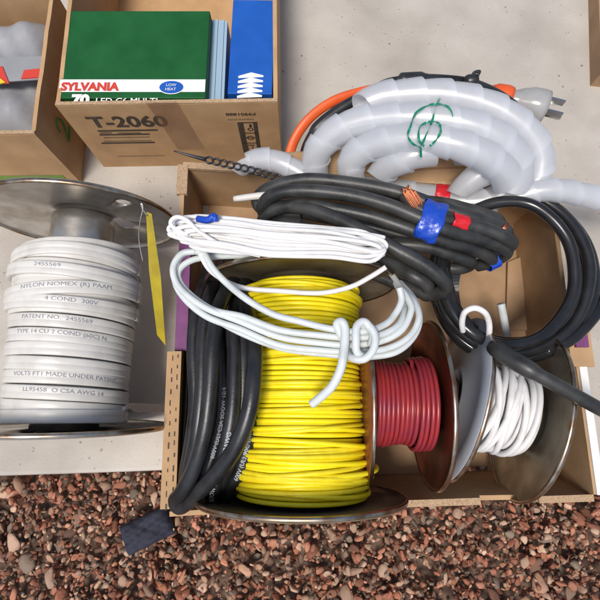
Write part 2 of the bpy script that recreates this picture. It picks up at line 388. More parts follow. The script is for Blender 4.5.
rim('torn_edge', TL1, TR1, .87, 1., .0055, TH - .0030, M['edge'], .00322)

# ------------------------------------------------------------------ carton with printed front
def carton(name, fl, fr, h, depth, mt, label, cat, th=.004, floor_z=.0):
    """open carton: fl, fr are the foot of its front face, left and right"""
    P, Q = np.array(fl, float), np.array(fr, float); P[2] = Q[2] = floor_z; ex = Q - P; L = np.linalg.norm(ex); ex /= L; ny = np.array([-ex[1], ex[0], 0]); up = np.array([0, 0, 1.])
    root = empty(name, (P + Q) / 2 + ny * depth / 2, label, cat)
    def w_(nm, o, e, l, tt=th):
        m_ = MB(); pl = [(0, 0), (l, 0)] + [(x * l, y) for x, y in wavy(1, 0, h, 10, .0007)]; prism(m_, pl, o, e, up, tt); return m_.build(nm, mt, root, smooth=False)
    w_('front_wall', P + ny * th / 2, ex, L); w_('back_wall', P + ny * (depth - th / 2), ex, L)
    w_('side_wall', P + ex * th / 2 + ny * th, ny, depth - 2 * th); w_('side_wall', P + ex * (L - th / 2) + ny * th, ny, depth - 2 * th)
    m_ = MB(); box(m_, P + ex * L / 2 + ny * depth / 2 + up * .003, (L - 2 * th, depth - 2 * th, .003), [ex, ny, up]); m_.build('floor', mt, root, smooth=False)
    for (o, e, l) in ((P + ny * th / 2, ex, L),):
        m_ = MB(); box(m_, o + e * l / 2 + up * (h + .0008), (l, th * .9, .0012), [e, np.cross(up, e), up]); m_.build('cut_edge', M['edge'], root, smooth=False)
    return root, P, ex, ny, L
BH = .1125
p1, p2 = at(104, 167, 0), at(282, 164, 0)
cb, P, ex, ny, L = carton('cardboard_box', p1, p2, BH, .26, M['card'], 'open tan cardboard box printed T-2060 across its front', 'box')
up = np.array([0, 0, 1.])
fn0 = flatfn(P, ex, up, .0004)
def on_front(px, py):
    """x, z on the front face for a pixel of the photograph"""
    u, v = (px - 300) / F, (300 - py) / F; d = np.array([u, v * math.cos(TILT) + math.sin(TILT), v * math.sin(TILT) - math.cos(TILT)]); o = np.array([0, 0, H])
    t = (P - o).dot(-ny) / d.dot(-ny); q = o + d * t - P; return q.dot(ex), q[2]
def front_text(s, px, py, px2, hgt, bold=0, rot=False, mt='ink', name='lettering'):
    V, f = text_mesh(s, 1, 0); wd = V[:, 0].max(); x, z = on_front(px, py); x2, z2 = on_front(px2, py)
    m_ = MB(); sx = abs(x2 - x) / wd / hgt; V, f = text_mesh(s, hgt, bold)
    m_.add([fn0(x + v[0] * sx, z + v[1] * 1.0) if not rot else fn0(x2 - v[0] * sx, z + hgt * .7 - v[1]) for v in V], f); return m_.build(name, M[mt], cb, smooth=False)
front_text('T-2060', 92, 127, 169, .024, .0007)
m_ = MB()
def quad(m_, pxa, pya, pxb, pyb, off=.0003):
    x, z = on_front(pxa, pya); x2, z2 = on_front(pxb, pyb); f_ = flatfn(P, ex, up, off); m_.add([f_(x, z), f_(x2, z), f_(x2, z2), f_(x, z2)], [(0, 1, 2, 3)])
for yy, xa, xb in ((130.0, 97, 158), (134, 99, 150), (142.3, 101, 155)): quad(m_, xa, yy, xb, yy + .5)
m_.build('printed_rule', M['ink'], cb, smooth=False)
for s, xa, yy, xb, hh in (('IIIIIIIIIII', 100, 133.4, 112, .0036), ('IIIIIIIIIIIIIIIIII', 118, 133.6, 141, .0036), ('IIIIIIIIIIIIIIIIIIIIIIIII', 104, 138, 150, .003), ('IIIIIIIIIIIIIIIIIIIIIIIIIIIIII', 104, 141.5, 152, .0028), ('IIIIIIIIIIIIIIIIIIIIIII', 118, 156.5, 165, .0025)):
    front_text(s, xa, yy, xb, hh)
front_text('P9901888', 226, 115.5, 256, .0058, .0001, rot=True); front_text('CERANI-OVO', 228, 120, 254, .003, 0, rot=True)
m_ = MB()                                              # handling symbols in a ruled frame
for a in ((243, 122, 257.5, 122.7), (243, 132.5, 257.5, 133.1), (243.5, 142.5, 258, 143.1), (244, 152.5, 258.5, 153.2), (243, 122, 243.8, 153), (257, 122, 257.8, 153)): quad(m_, *a)
def ringf(m_, px, py, r, w2=.0006, k=20, sx=1):
    x, z = on_front(px, py); V = [fn0(x + q * math.cos(6.2832 * i / k) * sx, z + q * math.sin(6.2832 * i / k)) for i in range(k) for q in (r - w2, r + w2)]
    m_.add(V, [(2 * i, 2 * i + 1, (2 * i + 3) % (2 * k), (2 * i + 2) % (2 * k)) for i in range(k)])
ringf(m_, 250.5, 137.5, .0032); quad(m_, 246, 137.2, 255, 137.8); quad(m_, 249, 124, 252, 127); quad(m_, 250.2, 127, 250.8, 131); quad(m_, 247, 146, 249, 150.5); quad(m_, 252, 146, 254, 150.5); quad(m_, 246, 144.5, 255, 145.3); ringf(m_, 250.5, 129, .0024)
m_.build('handling_symbols', M['ink'], cb, smooth=False)
m_ = MB(); x, z = on_front(147, 104); x2, z2 = on_front(196, 149); f_ = flatfn(P, ex, up, .0008)
n = 10; V = [f_(x + (x2 - x) * j / n + (z - z_) * .12 + R_.uniform(-.0004, .0004), z_) for z_ in np.linspace(z + .004, z2, n) for j in range(n + 1)]
m_.add(V, [(i * (n + 1) + j, i * (n + 1) + j + 1, (i + 1) * (n + 1) + j + 1, (i + 1) * (n + 1) + j) for i in range(n - 1) for j in range(n)]); m_.build('packing_tape', M['tape'], cb)

# green lamp carton and blue carton in the box
def prop(name, cx, cy, z, sx, sy, sz, rz, mt, label, cat):
    r = empty(name, (cx, cy, z), label, cat); c, s = math.cos(rz), math.sin(rz); Rm = [np.array([c, s, 0]), np.array([-s, c, 0]), up]
    m_ = MB(); box(m_, (cx, cy, z + sz / 2), (sx, sy, sz), Rm); o = m_.build('carton', mt, r, smooth=False)
    bv = o.modifiers.new('b', 'BEVEL'); bv.width = .0008; bv.segments = 2
    return r, flatfn((cx - Rm[0][0] * sx / 2 - Rm[1][0] * sy / 2, cy - Rm[0][1] * sx / 2 - Rm[1][1] * sy / 2, z + sz), Rm[0], Rm[1], .0004), flatfn((cx - Rm[0][0] * sx / 2 - Rm[1][0] * sy / 2, cy - Rm[0][1] * sx / 2 - Rm[1][1] * sy / 2, z), Rm[0], up, .0004)
def rect(parent, nm, f_, x, y, x2, y2, mt):
    m_ = MB(); m_.add([f_(x, y), f_(x2, y), f_(x2, y2), f_(x, y2)], [(0, 1, 2, 3)]); return m_.build(nm, mt, parent, smooth=False)
zt = .112
pa, pb = at(54, 107, zt), at(203, 99, zt); pc = at(193, 74, zt)
gw = pb[0] - pa[0]; gd = .10
gr, gt, gf = prop('lamp_carton', (pa[0] + pb[0]) / 2 + .002, P[1] + .006 + gd / 2 + .003, .0046, gw, gd, zt - .0046, rad(0), M['greenbox'], 'green carton with a white stripe lettered SYLVANIA inside the T-2060 box', 'carton')
def g_off(f_): return lambda x, y: f_(x, y) + np.array([0, 0, .0003])
O_ = gt(0, 0)
def gl(px, py, z=.1123): q = at(px, py, z) - O_; return q[0], q[1]
ya_, yb_ = gl(120, 92)[1], gl(120, 79.5)[1]
rect(gr, 'white_stripe', gt, .0005, ya_, gw - .0005, yb_, M['whitep'])
m_ = MB(); x, y = gl(61, 90.5); text_on(m_, 'SYLVANIA', .0118, lambda a_, b_: gt(x + a_, y + b_) + np.array([0, 0, .0004]), .0006, sx=1.02 * (gl(118, 90)[0] - x) / text_mesh('SYLVANIA', .0118, .0006)[0][:, 0].max()); m_.build('lettering', M['redink'], gr, smooth=False)
m_ = MB(); x, y = gl(71, 104.5); text_on(m_, '70', .0150, lambda a_, b_: gt(x + a_, y + b_), .0009, sx=1.1); x2, y2 = gl(95, 103.5); text_on(m_, 'LED C6 MULTI', .0085, lambda a_, b_: gt(x2 + a_, y2 + b_), .0001, sx=1.1); m_.build('lettering', M['whitep'], gr, smooth=False)
cx_, cy_ = gl(171.5, 87.5)
m_ = MB(); k = 40; m_.add([gt(cx_ + .0114 * math.cos(i * 2 * math.pi / k), cy_ + .0068 * math.sin(i * 2 * math.pi / k)) + np.array([0, 0, .0005]) for i in range(k)], [tuple(range(k))]); bo = m_.build('blue_oval', M['bluebox'], gr, smooth=False)
m_ = MB(); m_.add([gt(cx_ + .0123 * math.cos(i * 2 * math.pi / k), cy_ + .0076 * math.sin(i * 2 * math.pi / k)) + np.array([0, 0, .0003]) for i in range(k)], [tuple(range(k))]); m_.build('oval_border', M['whitep'], bo, smooth=False)
m_ = MB(); text_on(m_, 'LOW', .0042, lambda a_, b_: gt(cx_ + a_ - .0052, cy_ + b_ + .0008) + np.array([0, 0, .0008])); text_on(m_, 'HEAT', .0042, lambda a_, b_: gt(cx_ + a_ - .0058, cy_ + b_ - .0038) + np.array([0, 0, .0008])); m_.build('lettering', M['whitep'], bo, smooth=False)
pb = at(228, 100, .108); pc2 = at(273, 98, .108); bw = pc2[0] - pb[0]
br, bt, bf_ = prop('blue_carton', (pb[0] + pc2[0]) / 2, P[1] + .012 + .06, .0046, bw, .11, .103, rad(-1), M['bluebox'], 'blue carton with pale stripes at the right end of the T-2060 box', 'carton')
m_ = MB()
for i in range(5):
    q = [at(x + i * .35, y - i * 4.9, .1078) for x, y in ((237, 98), (262, 97), (262, 95.2), (250, 92.2), (237, 95.8))]; m_.add([v + np.array([0, 0, .0001 * i]) for v in q], [(0, 1, 2, 3, 4)])
m_.build('pale_stripes', M['whitep'], br, smooth=False)
# ribbed grey-blue sleeve between the two cartons
m_ = MB(); q0 = at(206, 100, .105)
for i in range(6): box(m_, (q0[0] + (i - .4) * .0031, P[1] + .062, .052), (.0029, .10, .094 - .0022 * (i % 2) - .0006 * i))
tag(m_.build('folded_sleeve', M['cyan'], smooth=False), 'pale blue folded card sleeve standing between the green and blue cartons', 'sleeve')

# left box with its goods
p1, p2 = at(-70, 186, 0), at(82, 184, 0)
lb, P, ex, ny, L = carton('cardboard_box', p1, p2, .100, .17, M['card'], 'open tan cardboard box with a green printed band in the left corner', 'box')
fnl = flatfn(P, ex, up, .0004)
rect(lb, 'green_band', fnl, .0, .008, L - .012, .022, M['greenband'])
side = flatfn(P + ex * L, ny, up, .0006)
m_ = MB(); tube([side(x, y) for x, y in spline([(.030, .058, 0), (.033, .066, 0), (.041, .066, 0), (.043, .056, 0), (.036, .046, 0), (.031, .040, 0), (.040, .040, 0), (.047, .042, 0)], 5)[:, :2]], .0011, 6, mb=m_); m_.build('green_mark', M['marker'], lb)
# white pack inside it
def pillow(name, cx, cy, z, sx, sy, sz, mt, label, cat, seed=1, rz=0):
    r = random.Random(seed); n = 26; V = []; ph = [r.uniform(0, 6) for _ in range(6)]
    for s in (1, -1):
        for i in range(n + 1):
            for j in range(n + 1):
                u, v = i / n * 2 - 1, j / n * 2 - 1; e = (max(0, 1 - u ** 4) * max(0, 1 - v ** 4)) ** .45
                w_ = .12 * math.sin(5 * u + ph[0] + 3 * v) + .09 * math.sin(9 * v + ph[1] - 4 * u) + .05 * math.sin(17 * u + 11 * v + ph[2])
                x, y = u * sx / 2, v * sy / 2
                V.append((cx + x * math.cos(rz) - y * math.sin(rz), cy + x * math.sin(rz) + y * math.cos(rz), z + sz / 2 + s * e * sz / 2 * (1 + (w_ if s > 0 else 0))))
    k = (n + 1) ** 2; f = []
    for s in range(2):
        for i in range(n):
            for j in range(n):
                q = (s * k + i * (n + 1) + j, s * k + (i + 1) * (n + 1) + j, s * k + (i + 1) * (n + 1) + j + 1, s * k + i * (n + 1) + j + 1); f.append(q if s == 0 else q[::-1])
    m_ = MB(); m_.add(V, f); o = m_.build(name, mt); return tag(o, label, cat)
c = at(0, 92, .085)
bg = pillow('plastic_bag', P[0] + L - .085, P[1] + .088, .006, .150, .150, .084, M['bag'], 'shiny grey white plastic bag of goods inside the left cardboard box', 'bag', 3)
def surfpatch(poly, z, nm, mt, par):
    V = [at(x, y, z) for x, y in poly]; m_ = MB(); k = len(V); m_.add([v for v in V] + [v - np.array([0, 0, .0012]) for v in V], [tuple(range(k)), tuple(range(k, 2 * k))[::-1]] + [(i, (i + 1) % k, (i + 1) % k + k, i + k) for i in range(k)])
    m_.build(nm, mt, par, smooth=False)
fl = empty('printed_card', at(10, 80, .1), 'red printed card with a yellow corner on top of the plastic bag', 'card')
surfpatch([(-40, 60), (44, 56), (42, 79), (-40, 84.5)], .096, 'card', M['bag'], fl)
surfpatch([(-40, 68), (2, 66), (9, 83), (-40, 85)], .0973, 'red_panel', M['redink'], fl)
surfpatch([(-40, 78), (-4, 75), (5, 82), (-6, 85), (-40, 85)], .0986, 'yellow_panel', M['yellowp'], fl)
surfpatch([(24, 70), (43, 68), (42, 77), (21, 78.5)], .0973, 'red_panel', M['redink'], fl)
# brown box, top right corner
p1, p2 = at(583, 84, .0), at(700, 84, .0)
carton('cardboard_box', at(590, 86, 0), at(720, 100, 0), .022, .14, M['cardin'], 'low brown cardboard box at the top right on the concrete', 'box')

# ------------------------------------------------------------------ spools
def spool(name, C, a, Rf, Lh, rb, mt, label, hole=.014, outer=None, flange_holes=None, LL=0, group='metal wire spools'):
    """C: centre of the first flange; a: unit axis towards the second"""
    C = np.array(C, float); a = np.array(a, float); a /= np.linalg.norm(a); root = empty(name, (*(C + a * Lh / 2)[:2], C[2] - Rf), label, 'spool', group)
    for s, c in ((1, C), (-1, C + a * Lh)):
        o = a * s    # points inwards
        pr = [(hole, -.0006), (hole + .006, -.0006), (hole + .010, -.0032), (rb + .004, -.0032), (rb + .008, -.0006), (Rf * .80, -.0006), (Rf * .82, .0006), (Rf - .003, .0006), (Rf - .0025, .0024), (Rf - .0012, .0034), (Rf, .0028), (Rf + .0002, .001), (Rf - .0006, -.0006), (Rf * .815, -.0018), (Rf * .79, -.0018), (rb + .008, -.0018), (rb + .004, -.0044), (hole + .010, -.0044), (hole + .006, -.0018), (hole, -.0018)]
        m_ = MB(); lathe(m_, pr, c, o, 96)
        ms = [mt[0] if s > 0 else mt[1]]; fo = m_.build('flange', ms, root)
        fo.data.polygons.foreach_set('use_smooth', [True] * len(fo.data.polygons))
        m2 = MB(); lathe(m2, [(Rf - .0019, .0030), (Rf - .0008, .0038), (Rf + .0004, .0028), (Rf + .0004, .0008), (Rf - .0008, -.0004), (Rf - .0019, .0000)], c, o, 96); m2.build('rim', M['rim'], fo)
        if flange_holes and s < 0:
            d = np.cross(a, up); cut = MB()
            for r, th, rr in flange_holes: lathe(cut, [(rr, -.02), (rr, .02), (0.00001, .02), (.00001, -.02)], c + r * (math.cos(th) * d + math.sin(th) * up), a, 32)
            co = cut.build('cutter', mt[0]); bm = fo.modifiers.new('h', 'BOOLEAN'); bm.object = co; bm.operation = 'DIFFERENCE'; bm.solver = 'EXACT'
            dg = bpy.context.evaluated_depsgraph_get(); me = bpy.data.meshes.new_from_object(fo.evaluated_get(dg)); fo.modifiers.clear(); fo.data = me; bpy.data.objects.remove(co)
    m_ = MB(); lathe(m_, [(rb, .0008), (rb + .0002, .01), (rb, .012), (rb, Lh - .012), (rb + .0002, Lh - .01), (rb, Lh - .0008), (rb - .001, Lh - .0008), (rb - .001, .0008)], C, a, 64); m_.build('barrel', mt[0], root)
    m_ = MB(); lathe(m_, [(hole, -.0006), (hole, Lh + .0006), (hole - .001, Lh + .0006), (hole - .001, -.0006)], C, a, 32); m_.build('bore', M['blackp'], root)
    return root, C, a

def wind(C, a, t0, t1, r, pitch, wr, seed=0, rj=.0006, tj=.0006, steps=56, spread=None, phase=0):
    """helix path round axis a with hand-wound unevenness"""
    g = random.Random(seed); d = np.cross(a, up); turns = (t1 - t0) / pitch; n = int(turns * steps); out = []
    K = int(turns * 2) + 4; nr = [g.uniform(-rj, rj) for _ in range(K + 2)]; ntt = [g.uniform(-tj, tj) for _ in range(K + 2)]
    for i in range(n + 1):
        q = i / steps; k = q * 2; k0 = int(k); fr = k - k0; fr = fr * fr * (3 - 2 * fr)
        rr = r + nr[k0] * (1 - fr) + nr[k0 + 1] * fr; t = t0 + q * pitch + ntt[k0] * (1 - fr) + ntt[k0 + 1] * fr
        if spread: rr += spread((t - t0) / (t1 - t0))
        th = 2 * math.pi * q + phase; out.append(C + a * t + rr * (math.cos(th) * d + math.sin(th) * up))
    return np.array(out)

# yellow
YR = .085
yC = np.array([0.001, -.068, YR + .005]); ya = np.array([0.0, 1.0, 0])
ys, C, a = spool('wire_spool', yC, ya, YR, .182, .034, (M['bronze'], M['bronze']), 'steel spool wound with bright yellow wire in the middle of the tray')
yf = lambda q: .0015 * math.sin(q * 7) + (.002 if q < .2 else 0)
m_ = MB(); tube(wind(C, a, .006, .176, 0.0455, .0044, .002, 1), .0020, 8, mb=m_)
tube(wind(C, a, .0045, .174, .0495, .0036, .002, 2, .0005, .0008, spread=yf), .0018, 9, mb=m_); m_.build('yellow_wire', M['yellow'], ys)
m_ = MB()
g_ = random.Random(11)
def band(C, a, t, r, tilt, ph, d_=None):
    d = np.cross(a, up); out = []
    for i in range(72):
        th = 2 * math.pi * i / 72; out.append(C + a * (t + tilt * math.sin(th + ph)) + (r + .0006 * math.sin(3 * th + ph)) * (math.cos(th) * d + math.sin(th) * up))
    return np.array(out)
for i in range(26): 
    t = g_.uniform(.010, .168); tube(band(C, a, t, .0520 + yf((t - .0045) / .17), g_.uniform(-.0045, .0045), g_.uniform(0, 6)), .0018, 9, closed=True, mb=m_)
m_.build('yellow_wire', M['yellow2'], ys)
m_ = MB()                                              # loose turns at the lower right
for i, (t, e) in enumerate(((.018, .004), (.026, .009), (.036, .006), (.012, .002), (.046, .004), (.055, .002))):
    B_ = band(C, a, t, .0535, .003, 1.5 + i); d = np.cross(a, up)
    for j in range(72):
        w_ = max(0, math.cos(2 * math.pi * (j / 72 - .07))) ** 3; B_[j] += (d * w_ * e - a * w_ * .002)
    tube(B_, .0019, 9, closed=True, mb=m_)
m_.build('loose_yellow_turns', M['yellow'], ys)
# end of the yellow wire over the flange

# red
rR = .0725
rC = np.array([.0525, .0095, rR + .005]); ra = np.array([1.0, -.01, 0])
rs, C, a = spool('wire_spool', rC, ra, rR, .0625, .022, (M['rust'], M['rust']), 'rusty brown spool wound with dark red wire right of the yellow one')
m_ = MB(); tube(wind(C, a, .004, .0585, .0315, .0040, .0019, 4), .0019, 8, mb=m_)
rf = lambda q: (.0035 if q > .72 else 0) + .001 * math.sin(q * 9)
tube(wind(C, a, .003, .059, .0345, .00385, .0019, 5, .0005, .0005, spread=rf), .0019, 10, mb=m_); m_.build('red_wire', M['red'], rs)
# white on blue-grey spool
wR = .0725; yaw = rad(-15)
wC = np.array([.138, .014, wR + .005]); wa = np.array([math.cos(yaw), math.sin(yaw), 0])
ws, C, a = spool('wire_spool', wC, wa, wR, .064, .022, (M['label'], M['bronze']), 'spool with a smooth blue grey outer face wound with white wire', hole=.013)
m_ = MB(); tube(wind(C, a, .004, .060, .0270, .0056, .0026, 6), .0026, 9, mb=m_)
tube(wind(C, a, .003, .059, .0322, .0058, .0026, 7, .0012, .0012), .0026, 10, mb=m_)
g_ = random.Random(5)
for i in range(9): tube(band(C, a, g_.uniform(.012, .054), .0355 + .0012 * i / 3 * (1 if i % 2 else .5), g_.uniform(-.009, .009), g_.uniform(0, 6)), .0026, 10, closed=True, mb=m_)
m_.build('white_wire', M['white'], ws)
m_ = MB(); tube(spline(pts([(463, 331, .124), (462, 322, .134), (465, 312, .142), (475, 308, .146), (485, 313, .144), (489, 323, .136), (489, 334, .128), (487, 346, .112)]), 6), .0024, 10, mb=m_); m_.build('wire_end', M['white'], ws)
m_ = MB(); lathe(m_, [(.0128, -.004), (.0165, -.004), (.0165, -.0065), (.0128, -.0065)], C, a, 40); m_.build('bore_ring', M['blackp'], ws)

# left spool with flat cord
def holepol(px, py, Y=.176):
    u, v = (px - 300) / F, (300 - py) / F; d = np.array([u, v * math.cos(TILT) + math.sin(TILT), v * math.sin(TILT) - math.cos(TILT)]); q = np.array([0, 0, H]) + d * (Y / d[1])
    return math.hypot(q[0] + .200, q[2] - YR - .001), math.atan2(q[2] - YR - .001, q[0] + .200)
lC = np.array([-.200, -.013, YR + .001]); la = np.array([0, .9990, .045])
ls, C, a = spool('wire_spool', lC, la, YR, .189, .027, (M['steel'], M['steel']), 'silver steel spool wound with flat white printed cord on the concrete', flange_holes=[(*holepol(127, 229), .0112), (*holepol(127, 205.5), .0062)])
FW_, FT = .0054, .0024
pf = [(-FT, -FW_ * .92), (0, -FW_ * 1.0), (FT * .6, -FW_ * .99), (FT * .9, -FW_ * .93), (FT * 1.0, -FW_ * .78), (FT * 1.0, -FW_ * .30), (FT * .92, -FW_ * .12), (FT * .84, 0), (FT * .92, FW_ * .12), (FT, FW_ * .30), (FT, FW_ * .78), (FT * .9, FW_ * .93), (FT * .6, FW_ * .99), (0, FW_ * 1.0), (-FT, FW_ * .92)]
def flat(P, mb, C, a):
    rel = P - C; rel = rel - (rel @ a)[:, None] * a; tube(P, 1, prof=pf, up=rel, mb=mb)
m_ = MB(); inner = wind(C, a, .010, .145, .0410, .0112, 0, 21, .0004, .0005, steps=64); flat(inner, m_, C, a)
ph0 = rad(-150)
outer = wind(C, a, .0105, .143, .0468, .0112, 0, 22, .0007, .0009, steps=64, phase=ph0, spread=lambda q: .0025 * q); flat(outer, m_, C, a)
m_.build('flat_cord', M['offw'], ls)
m_ = MB()
def arcband(t, r, tilt, ph):
    d = np.cross(a, up); return np.array([C + a * (t + tilt * math.sin(th + ph)) + r * (math.cos(th) * d + math.sin(th) * up) for th in np.linspace(0, 2 * math.pi, 90)])
BANDS = ((.0108, .0478, .0004, 0), (.139, .0515, .004, .4), (.127, .0530, -.004, 1.2), (.112, .0528, .0045, 2.2), (.149, .0468, .003, 2), (.101, .0522, -.003, .7))
for t, r, tl, ph in BANDS:
    m_ = MB(); flat(arcband(t, r, tl, ph), m_, C, a); m_.build('flat_cord', M['offw'], ls)
m_ = MB()
bands_ = [arcband(*q) for q in BANDS]; dd = np.cross(a, up)
def polar(P_): rel = P_ - C; t = rel @ a; rv = rel - t[..., None] * a; return t, np.arctan2(rv @ up, rv @ dd), np.linalg.norm(rv, axis=-1)
def wtext(s, px, py, size):
    """print s along the turn of cord that lies at px, py"""
    q = at(px, py, .137); t0 = (q - C).dot(a); x0_ = (q - C).dot(dd); an0 = math.acos(max(-1, min(1, x0_ / .050))); best = None
    for arr, step in [(outer, 2 * math.pi / 64)] + [(b_, 2 * math.pi / 89) for b_ in bands_]:
        t, an, rr = polar(arr); dist = np.abs(t - t0) + .05 * np.abs(an - an0) - .6 * (rr - .047); i = int(np.argmin(dist))
        if best is None or dist[i] < best[0]: best = (dist[i], arr, step, i, t, rr)
    _, arr, step, i0_, t, rr = best; k = np.arange(len(arr)); m_ = MB()
    def fn(x, y):
        th = an0 - x / .0505; kk = i0_ + (th - an0) / step; tt = np.interp(kk, k, t) + y - size * .36; r_ = np.interp(kk, k, rr) + FT + .0002
        return C + a * tt + r_ * (math.cos(th) * dd + math.sin(th) * up)
    text_on(m_, s, size, fn, sx=1.22); m_.build('lettering', M['print2'], ls, smooth=False)
for s_, px, py in (('2455569', 42, 262), ('NYLON NOMEX (R) PAAM', 27, 287), ('4 COND  300V', 50, 297.5), ('PATENT NO.  2455569', 22, 320), ('TYPE 14 CU 2 COND (60C) N', 14, 337), ('VOLTS FT1 MADE UNDER PATENT', 10, 372), ('LL95458  O CSA AWG 14', 22, 386)):
    wtext(s_, px, py, .0046)
m_ = MB(); e0 = spline(pts([(120, 408, .09), (140, 408, .045), (165, 409, .02)]) , 8); tube(e0, 1, prof=[(p * .9, q * .8) for p, q in pf], up=(0, 0, 1), mb=m_); m_.build('cord_end', M['offw'], ls)

# yellow tag hanging on a wire from the left spool
tg = empty('tag', at(148, 215, .15), 'narrow yellow card tag hanging on thin wire from the silver spool', 'tag')
q = [at(146, 212, .152), at(151, 214, .150), at(160, 275, .12), at(165, 345, .075), at(157, 335, .08), at(149, 270, .12)]
m_ = MB(); k = len(q); off = np.array([.0006, 0, .0003]); m_.add(q + [v + off for v in q], [tuple(range(k)), tuple(range(k, 2 * k))[::-1]] + [(i, (i + 1) % k, (i + 1) % k + k, i + k) for i in range(k)]); m_.build('card', M['tagy'], tg, smooth=False)
m_ = MB(); tube(spline(pts([(147, 216, .152), (142, 208, .156), (141, 203, .158), (143, 208, .156), (140, 222, .15), (139, 240, .14), (143, 262, .13)]), 6), .0004, 6, mb=m_); m_.build('hanging_wire', M['metal'], tg)

# ------------------------------------------------------------------ cable coils
def coil(name, label, mt, r, paths, n=10, group=None, cat='cable coil', sides=12, part='cable', jit=.9):
    gj = random.Random(len(paths) * 7 + n); allp = [spline(pts([(x + gj.uniform(-jit, jit), y + gj.uniform(-jit, jit), z + gj.uniform(-.0008, .0008)) for x, y, z in p]), n) for p in paths]; P0 = np.concatenate(allp); root = empty(name, (P0[:, 0].mean(), P0[:, 1].mean(), P0[:, 2].min() - r), label, cat, group)
    m_ = MB()
    for P_ in allp: tube(P_, r, sides, mb=m_)
    m_.build(part, mt, root); return root, allp

# white thin wire bundle
W = []; g_ = random.Random(3)
turns = []; NL = 9
for i in range(NL):
    t = i / (NL - 1); dz = .176 + .010 * g_.random() + .004 * t
    lx, rx = 168 + 18 * g_.random(), 372 + 14 * g_.random(); yu, yl = 216 + 16 * t + g_.uniform(-2, 2), 246 + 12 * t + g_.uniform(-2, 2)
    turns += [(lx, 229 + 5 * t, dz), (lx + 12, yu - 3 + 3, dz + .002), (lx + 50, yu + 2, dz + .004), (270, yu + 8 + g_.uniform(-2, 2), dz + .006), (330, yu + 12, dz + .005), (rx - 12, yu + 19 + g_.uniform(-3, 3), dz + .003), (rx, 246 + 5 * t, dz), (rx - 14, yl + 1 + 2, dz + .001), (330, yl + 0, dz + .003), (270, yl - 2 + g_.uniform(-2, 2), dz + .004), (lx + 50, yl - 9, dz + .003), (lx + 12, yl - 15, dz + .001)]
for i in range(6):    # filling strands in the body of the bundle
    y = 226 + 5.2 * i; pth = [(176 + 3 * i, y - 6, .180), (205, y - 3, .184), (260, y + 2, .187), (320, y + 5 + g_.uniform(-2, 2), .187), (365, y + 8, .183), (384, y + 12 - i * 2, .178)]; W.append(pth)
turns += [(190, 238, .186), (172, 226, .190), (176, 217, .192), (186, 219, .192), (200, 232, .191), (225, 247, .190), (260, 256, .189)]
wc, wp = coil('thin_white_cable_coil', 'flattened coil of thin bright white wire lying topmost over the yellow spool', M['white'], .00160, [turns] + W, 6, 'white cable coils')
m_ = MB(); tube(spline(pts([(200, 253, .172), (212, 272, .168), (240, 287, .162), (280, 291, .160), (320, 293, .160), (350, 287, .162), (370, 277, .165), (386, 267, .170)]), 8), .0020, 10, mb=m_); m_.build('wire_end', M['white'], wc)
# grey white coil
G = [
 [(201, 250, .166), (195, 252, .166), (182, 255, .166), (173, 268, .166), (180, 288, .166), (205, 308, .167), (240, 322, .168), (280, 336, .169), (320, 342, .170), (350, 345, .170), (380, 342, .170), (402, 330, .169), (411, 312, .167), (408, 300, .165), (401, 290, .163)],
 [(262, 248, .150), (250, 250, .156), (215, 250, .160), (185, 254, .163), (174, 272, .164), (180, 294, .164), (206, 316, .165), (240, 330, .166), (280, 345, .167), (320, 350, .167), (350, 352, .167), (385, 350, .167), (408, 337, .166), (418, 318, .164), (413, 302, .156), (402, 288, .140), (390, 272, .12)],
 [(262, 252, .148), (250, 256, .154), (218, 256, .158), (192, 260, .160), (179, 272, .161), (186, 290, .162), (212, 309, .166), (243, 317, .170), (280, 329, .173), (320, 335, .174), (350, 338, .174), (378, 336, .173), (396, 326, .170), (404, 312, .162), (403, 300, .150), (395, 282, .13)],
 [(262, 244, .155), (225, 246, .16), (199, 252, .168), (203, 252, .172), (212, 268, .174), (228, 285, .175), (250, 301, .176), (275, 314, .177), (300, 322, .178), (330, 328, .178), (362, 331, .177), (384, 325, .174), (396, 314, .172), (401, 300, .172), (400, 288, .172)],
 [(186, 296, .160), (212, 317, .161), (245, 334, .162), (285, 348, .162), (330, 355, .162), (362, 357, .162), (394, 352, .161), (413, 338, .158), (420, 320, .152), (415, 300, .14), (400, 282, .12)]]
gc, gp = coil('cable_coil', 'coil of thicker greyish white cable with its cut end hanging over yellow wire', M['greyw'], .0025, G, 9, 'white cable coils')
m_ = MB(); tube(spline(pts([(349, 350, .162), (344, 340, .178), (337, 325, .180), (342, 322, .183), (345, 330, .183), (344, 350, .183), (341, 368, .182), (333, 385, .178), (322, 396, .172), (312, 404, .166)]), 8), .0031, 12, mb=m_); m_.build('cable_end', M['greyw'], gc)
m_ = MB(); lp = [(362, 330, .170), (357, 345, .182), (349, 350, .184)]
tube(spline(pts([(371, 345, .176), (373, 334, .181), (365, 322, .183), (357, 326, .184), (356, 340, .184), (357, 352, .182), (366, 357, .176), (372, 352, .172)]), 8) , .0028, 12, mb=m_)
tube(spline(pts([(347, 352, .172), (352, 358, .180), (364, 359, .182), (373, 350, .183), (375, 336, .183), (369, 326, .182), (362, 325, .178)]), 8), .0028, 12, mb=m_); m_.build('tying_loop', M['greyw'], gc)

